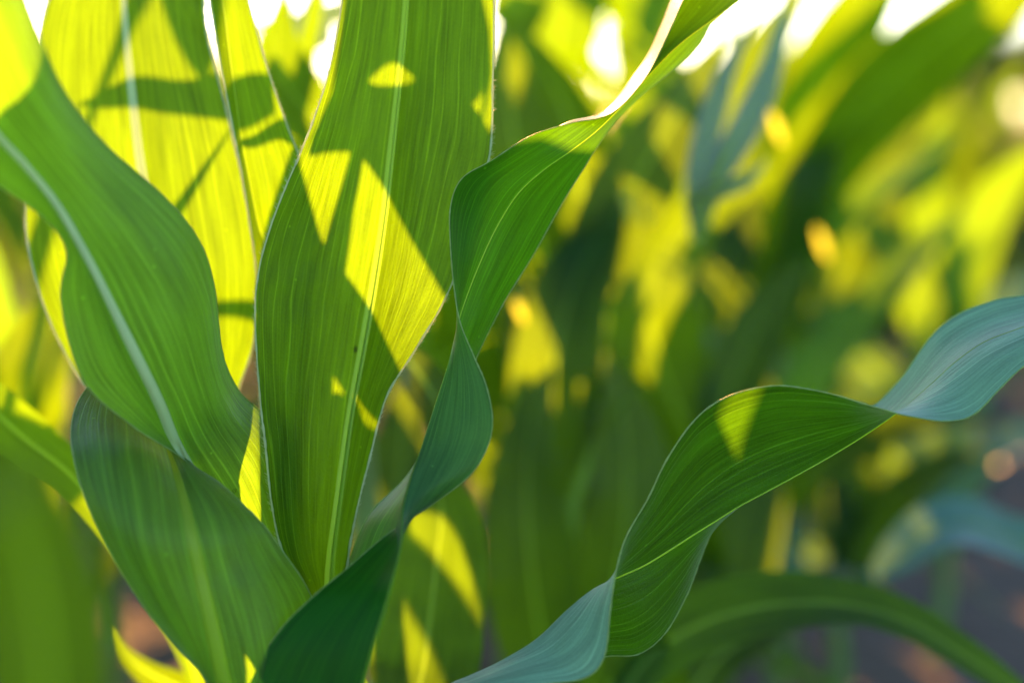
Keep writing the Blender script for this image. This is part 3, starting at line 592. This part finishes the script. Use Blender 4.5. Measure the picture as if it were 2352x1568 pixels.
def field_plant(seed, h=.62):
    r = random.Random(seed)
    e = empty('corn_plant', (0, 0, 0), 'x', 'corn plant', 'x')
    stalk(e, V((0, 0, 0)), V((r.uniform(-.02, .02), r.uniform(-.02, .02), h)), .014, .008)
    az = r.uniform(0, 6.28)
    n = 9
    for i in range(n):
        s = i / (n - 1)
        z = .06 + (h - .06) * s
        az += math.pi + r.uniform(-.5, .5)
        world_leaf(e, V((0, 0, z)), az, R(38 + 42 * s + r.uniform(-8, 8)), (.34 + .34 * math.sin(math.pi * (.2 + .6 * s))) * r.uniform(.85, 1.1), .036 * r.uniform(.85, 1.15),
                   R(120 - 85 * s + r.uniform(-20, 20)), seed * 31 + i)
    return e

def copy_tree(o, parent=None):
    c = o.copy(); C.objects.link(c)
    if parent is not None: c.parent = parent
    for ch in list(o.children): copy_tree(ch, c)
    return c
protos = [field_plant(s) for s in (1, 2, 3, 4)]
spots = []
r = random.Random(5)
# row of the main plant continuing back, and the rows to its left and right
for row, (x0, dx) in enumerate([(-1.55, .10), (-.85, .10), (-.18, .12), (.52, .12), (1.55, .16), (2.4, .2), (.72, .15), (.0, .17)]):
    y = {0: 2.2, 1: 1.9, 2: 1.75, 3: 3.7, 4: 4.2, 5: 5.0, 6: 4.3, 7: 3.3}[row]
    while y < (11.5 if row in (4, 5, 6) else 8.0):
        x = x0 + dx * y + r.uniform(-.06, .06)
        if abs(x) < .42 * y + .3: spots.append((x, y))
        y += r.uniform(.2, .3) * (1 + y * .08) * (.6 if row in (2, 7) and y < 5 else 1)
FG = 'blurred rows of corn farther back'
for i, (x, y) in enumerate(spots):
    o = protos[i % 4] if i < 4 else copy_tree(protos[i % 4])
    o.location = (x, y, 0); o.rotation_euler.z = r.uniform(0, 6.28)
    sx = r.uniform(.92, 1.08); o.scale = (sx, sx, sx * r.uniform(.95, 1.05) * (.78 if y < 3.2 and x > -.3 else 1))
    o['label'] = 'green corn plant lost in blur among the rows farther back'
    o['group'] = FG
    o['category'] = 'corn plant'

# far field as one mass
def far_field():
    r = random.Random(77); vs, fs, uvs = [], [], []
    for _ in range(4200):
        y = 8 + 70 * r.random() ** 2.1
        x = r.uniform(-.5 * y - 1, .5 * y + 1)
        for k in range(7):
            az = r.uniform(0, 6.28); d = V((math.cos(az), math.sin(az), 0)); sd = V((-d.y, d.x, 0))
            el = R(r.uniform(40, 80)); p = V((x, y, r.uniform(.15, .6))); ln = r.uniform(.4, .65); w0 = .04
            q = len(vs); n = 5
            for i in range(n + 1):
                s = i / n; w = w0 * (1 - s ** 2.5) + .001
                vs.extend((p - sd * w + V((0, 0, w * .4)), p + sd * w)); uvs.extend(((0, s * 5), (1, s * 5)))
                p = p + (d * math.cos(el) + V((0, 0, 1)) * math.sin(el)) * ln / n
                el -= R(r.uniform(10, 30))
            for i in range(n): fs.append((q + 2 * i, q + 2 * i + 1, q + 2 * i + 3, q + 2 * i + 2))
    o = mesh_obj('corn_field', vs, fs, M_FIELD, None, uvs); o['kind'] = 'stuff'
    o['label'] = 'far corn field dissolving into pale blur at the horizon'; o['category'] = 'corn field'
far_field()

# ------------------------------------------------------------------ GROUND, TREES
gv, gf, n = [], [], 90
for i in range(n + 1):
    for j in range(n + 1):
        fx, fy = (i / n * 2 - 1), (j / n * 2 - 1)
        x, y = 1500 * fx * abs(fx) ** 2.4, 3 + 1500 * fy * abs(fy) ** 2.4
        k = max(0, 1 - math.hypot(x, y) / 30)
        gv.append((x, y, (noise.noise(V((x * 1.3, y * 1.3, 0))) * .02 - .02) * k))
for i in range(n):
    for j in range(n): gf.append((i * (n + 1) + j, (i + 1) * (n + 1) + j, (i + 1) * (n + 1) + j + 1, i * (n + 1) + j + 1))
g = mesh_obj('ground', gv, gf, soil_mat()); g['kind'] = 'structure'

M_CROWN = simple_mat('tree_foliage', (.05, .10, .04), (.12, .2, .03), .35, .6, .8, .5)
M_BARK = simple_mat('tree_bark', (.12, .09, .07), None, .5, .9, 4, .4)
def tree(x, y, h, seed, label):
    r = random.Random(seed)
    e = empty('tree', (x, y, 0), label, 'tree', 'trees on the horizon')
    path = [V((x + r.uniform(-.2, .2) * i, y, h * .55 * i / 4)) for i in range(5)]
    vs, fs = tube(path, [.45, .36, .3, .22, .12], 8); mesh_obj('trunk', vs, fs, M_BARK, e)
    vs, fs = [], []
    lobes = [(V((x + r.uniform(-.28, .28) * h, y + r.uniform(-.2, .2) * h, h * r.uniform(.42, .85))), h * r.uniform(.13, .24)) for _ in range(11)]
    for c, rad in lobes:
        for _ in range(420):
            d = V((r.gauss(0, 1), r.gauss(0, 1), r.gauss(0, 1))).normalized() * rad * r.random() ** .4
            p = c + d; a = V((r.gauss(0, 1), r.gauss(0, 1), r.gauss(0, 1))).normalized() * r.uniform(.12, .3); b = a.orthogonal().normalized() * r.uniform(.1, .25)
            q = len(vs); vs += [p - a, p + b, p + a, p - b]; fs.append((q, q + 1, q + 2, q + 3))
    mesh_obj('crown', vs, fs, M_CROWN, e, smooth=False)
for i, (px, y, h, lb) in enumerate([(2290, 80, 6.0, 'tallest hazy round tree on the horizon at the upper right'), (2210, 95, 4.0, 'lower hazy tree on the horizon, left of the tallest round tree'), (2400, 85, 5, 'hazy tree on the horizon cut by the right edge of the photo')]):
    tree((px - CX) / FPX * y, y, h, 200 + i, lb)

# ------------------------------------------------------------------ light, camera
w = bpy.data.worlds.new('World'); sc.world = w; w.use_nodes = True
nt = w.node_tree; bg = nt.nodes['Background']
sky = nt.nodes.new('ShaderNodeTexSky'); sky.sky_type = 'NISHITA'; sky.sun_disc = False
sky.sun_elevation = SUN_EL; sky.sun_rotation = SUN_AZ; sky.air_density = 1.0; sky.dust_density = 0.6; sky.ozone_density = 2.0
nt.links.new(sky.outputs[0], bg.inputs[0]); bg.inputs[1].default_value = .092
sl = bpy.data.lights.new('sun', 'SUN'); sl.energy = 5.0; sl.angle = R(.6); sl.color = (1, .43, .12)
so = bpy.data.objects.new('sun', sl); C.objects.link(so)
so.rotation_euler = SUN.to_track_quat('Z', 'Y').to_euler()
cd = bpy.data.cameras.new('camera'); co = bpy.data.objects.new('camera', cd); C.objects.link(co)
co.location = CAM; co.rotation_euler = (math.pi / 2 - PITCH, 0, 0)
cd.lens = 50; cd.sensor_width = 36; cd.clip_start = .02; cd.clip_end = 4000
cd.dof.use_dof = True; cd.dof.focus_distance = .74; cd.dof.aperture_fstop = 1.9
sc.camera = co
sc.view_settings.view_transform = 'Standard'; sc.view_settings.look = 'None'; sc.view_settings.gamma = 1
sc.view_settings.exposure = 2.5
sc.render.resolution_x, sc.render.resolution_y = 1024, 682
cy = sc.cycles
cy.max_bounces = 12; cy.diffuse_bounces = 6; cy.transmission_bounces = 8; cy.glossy_bounces = 3
cy.use_denoising = True
cy.sample_clamp_indirect = 6
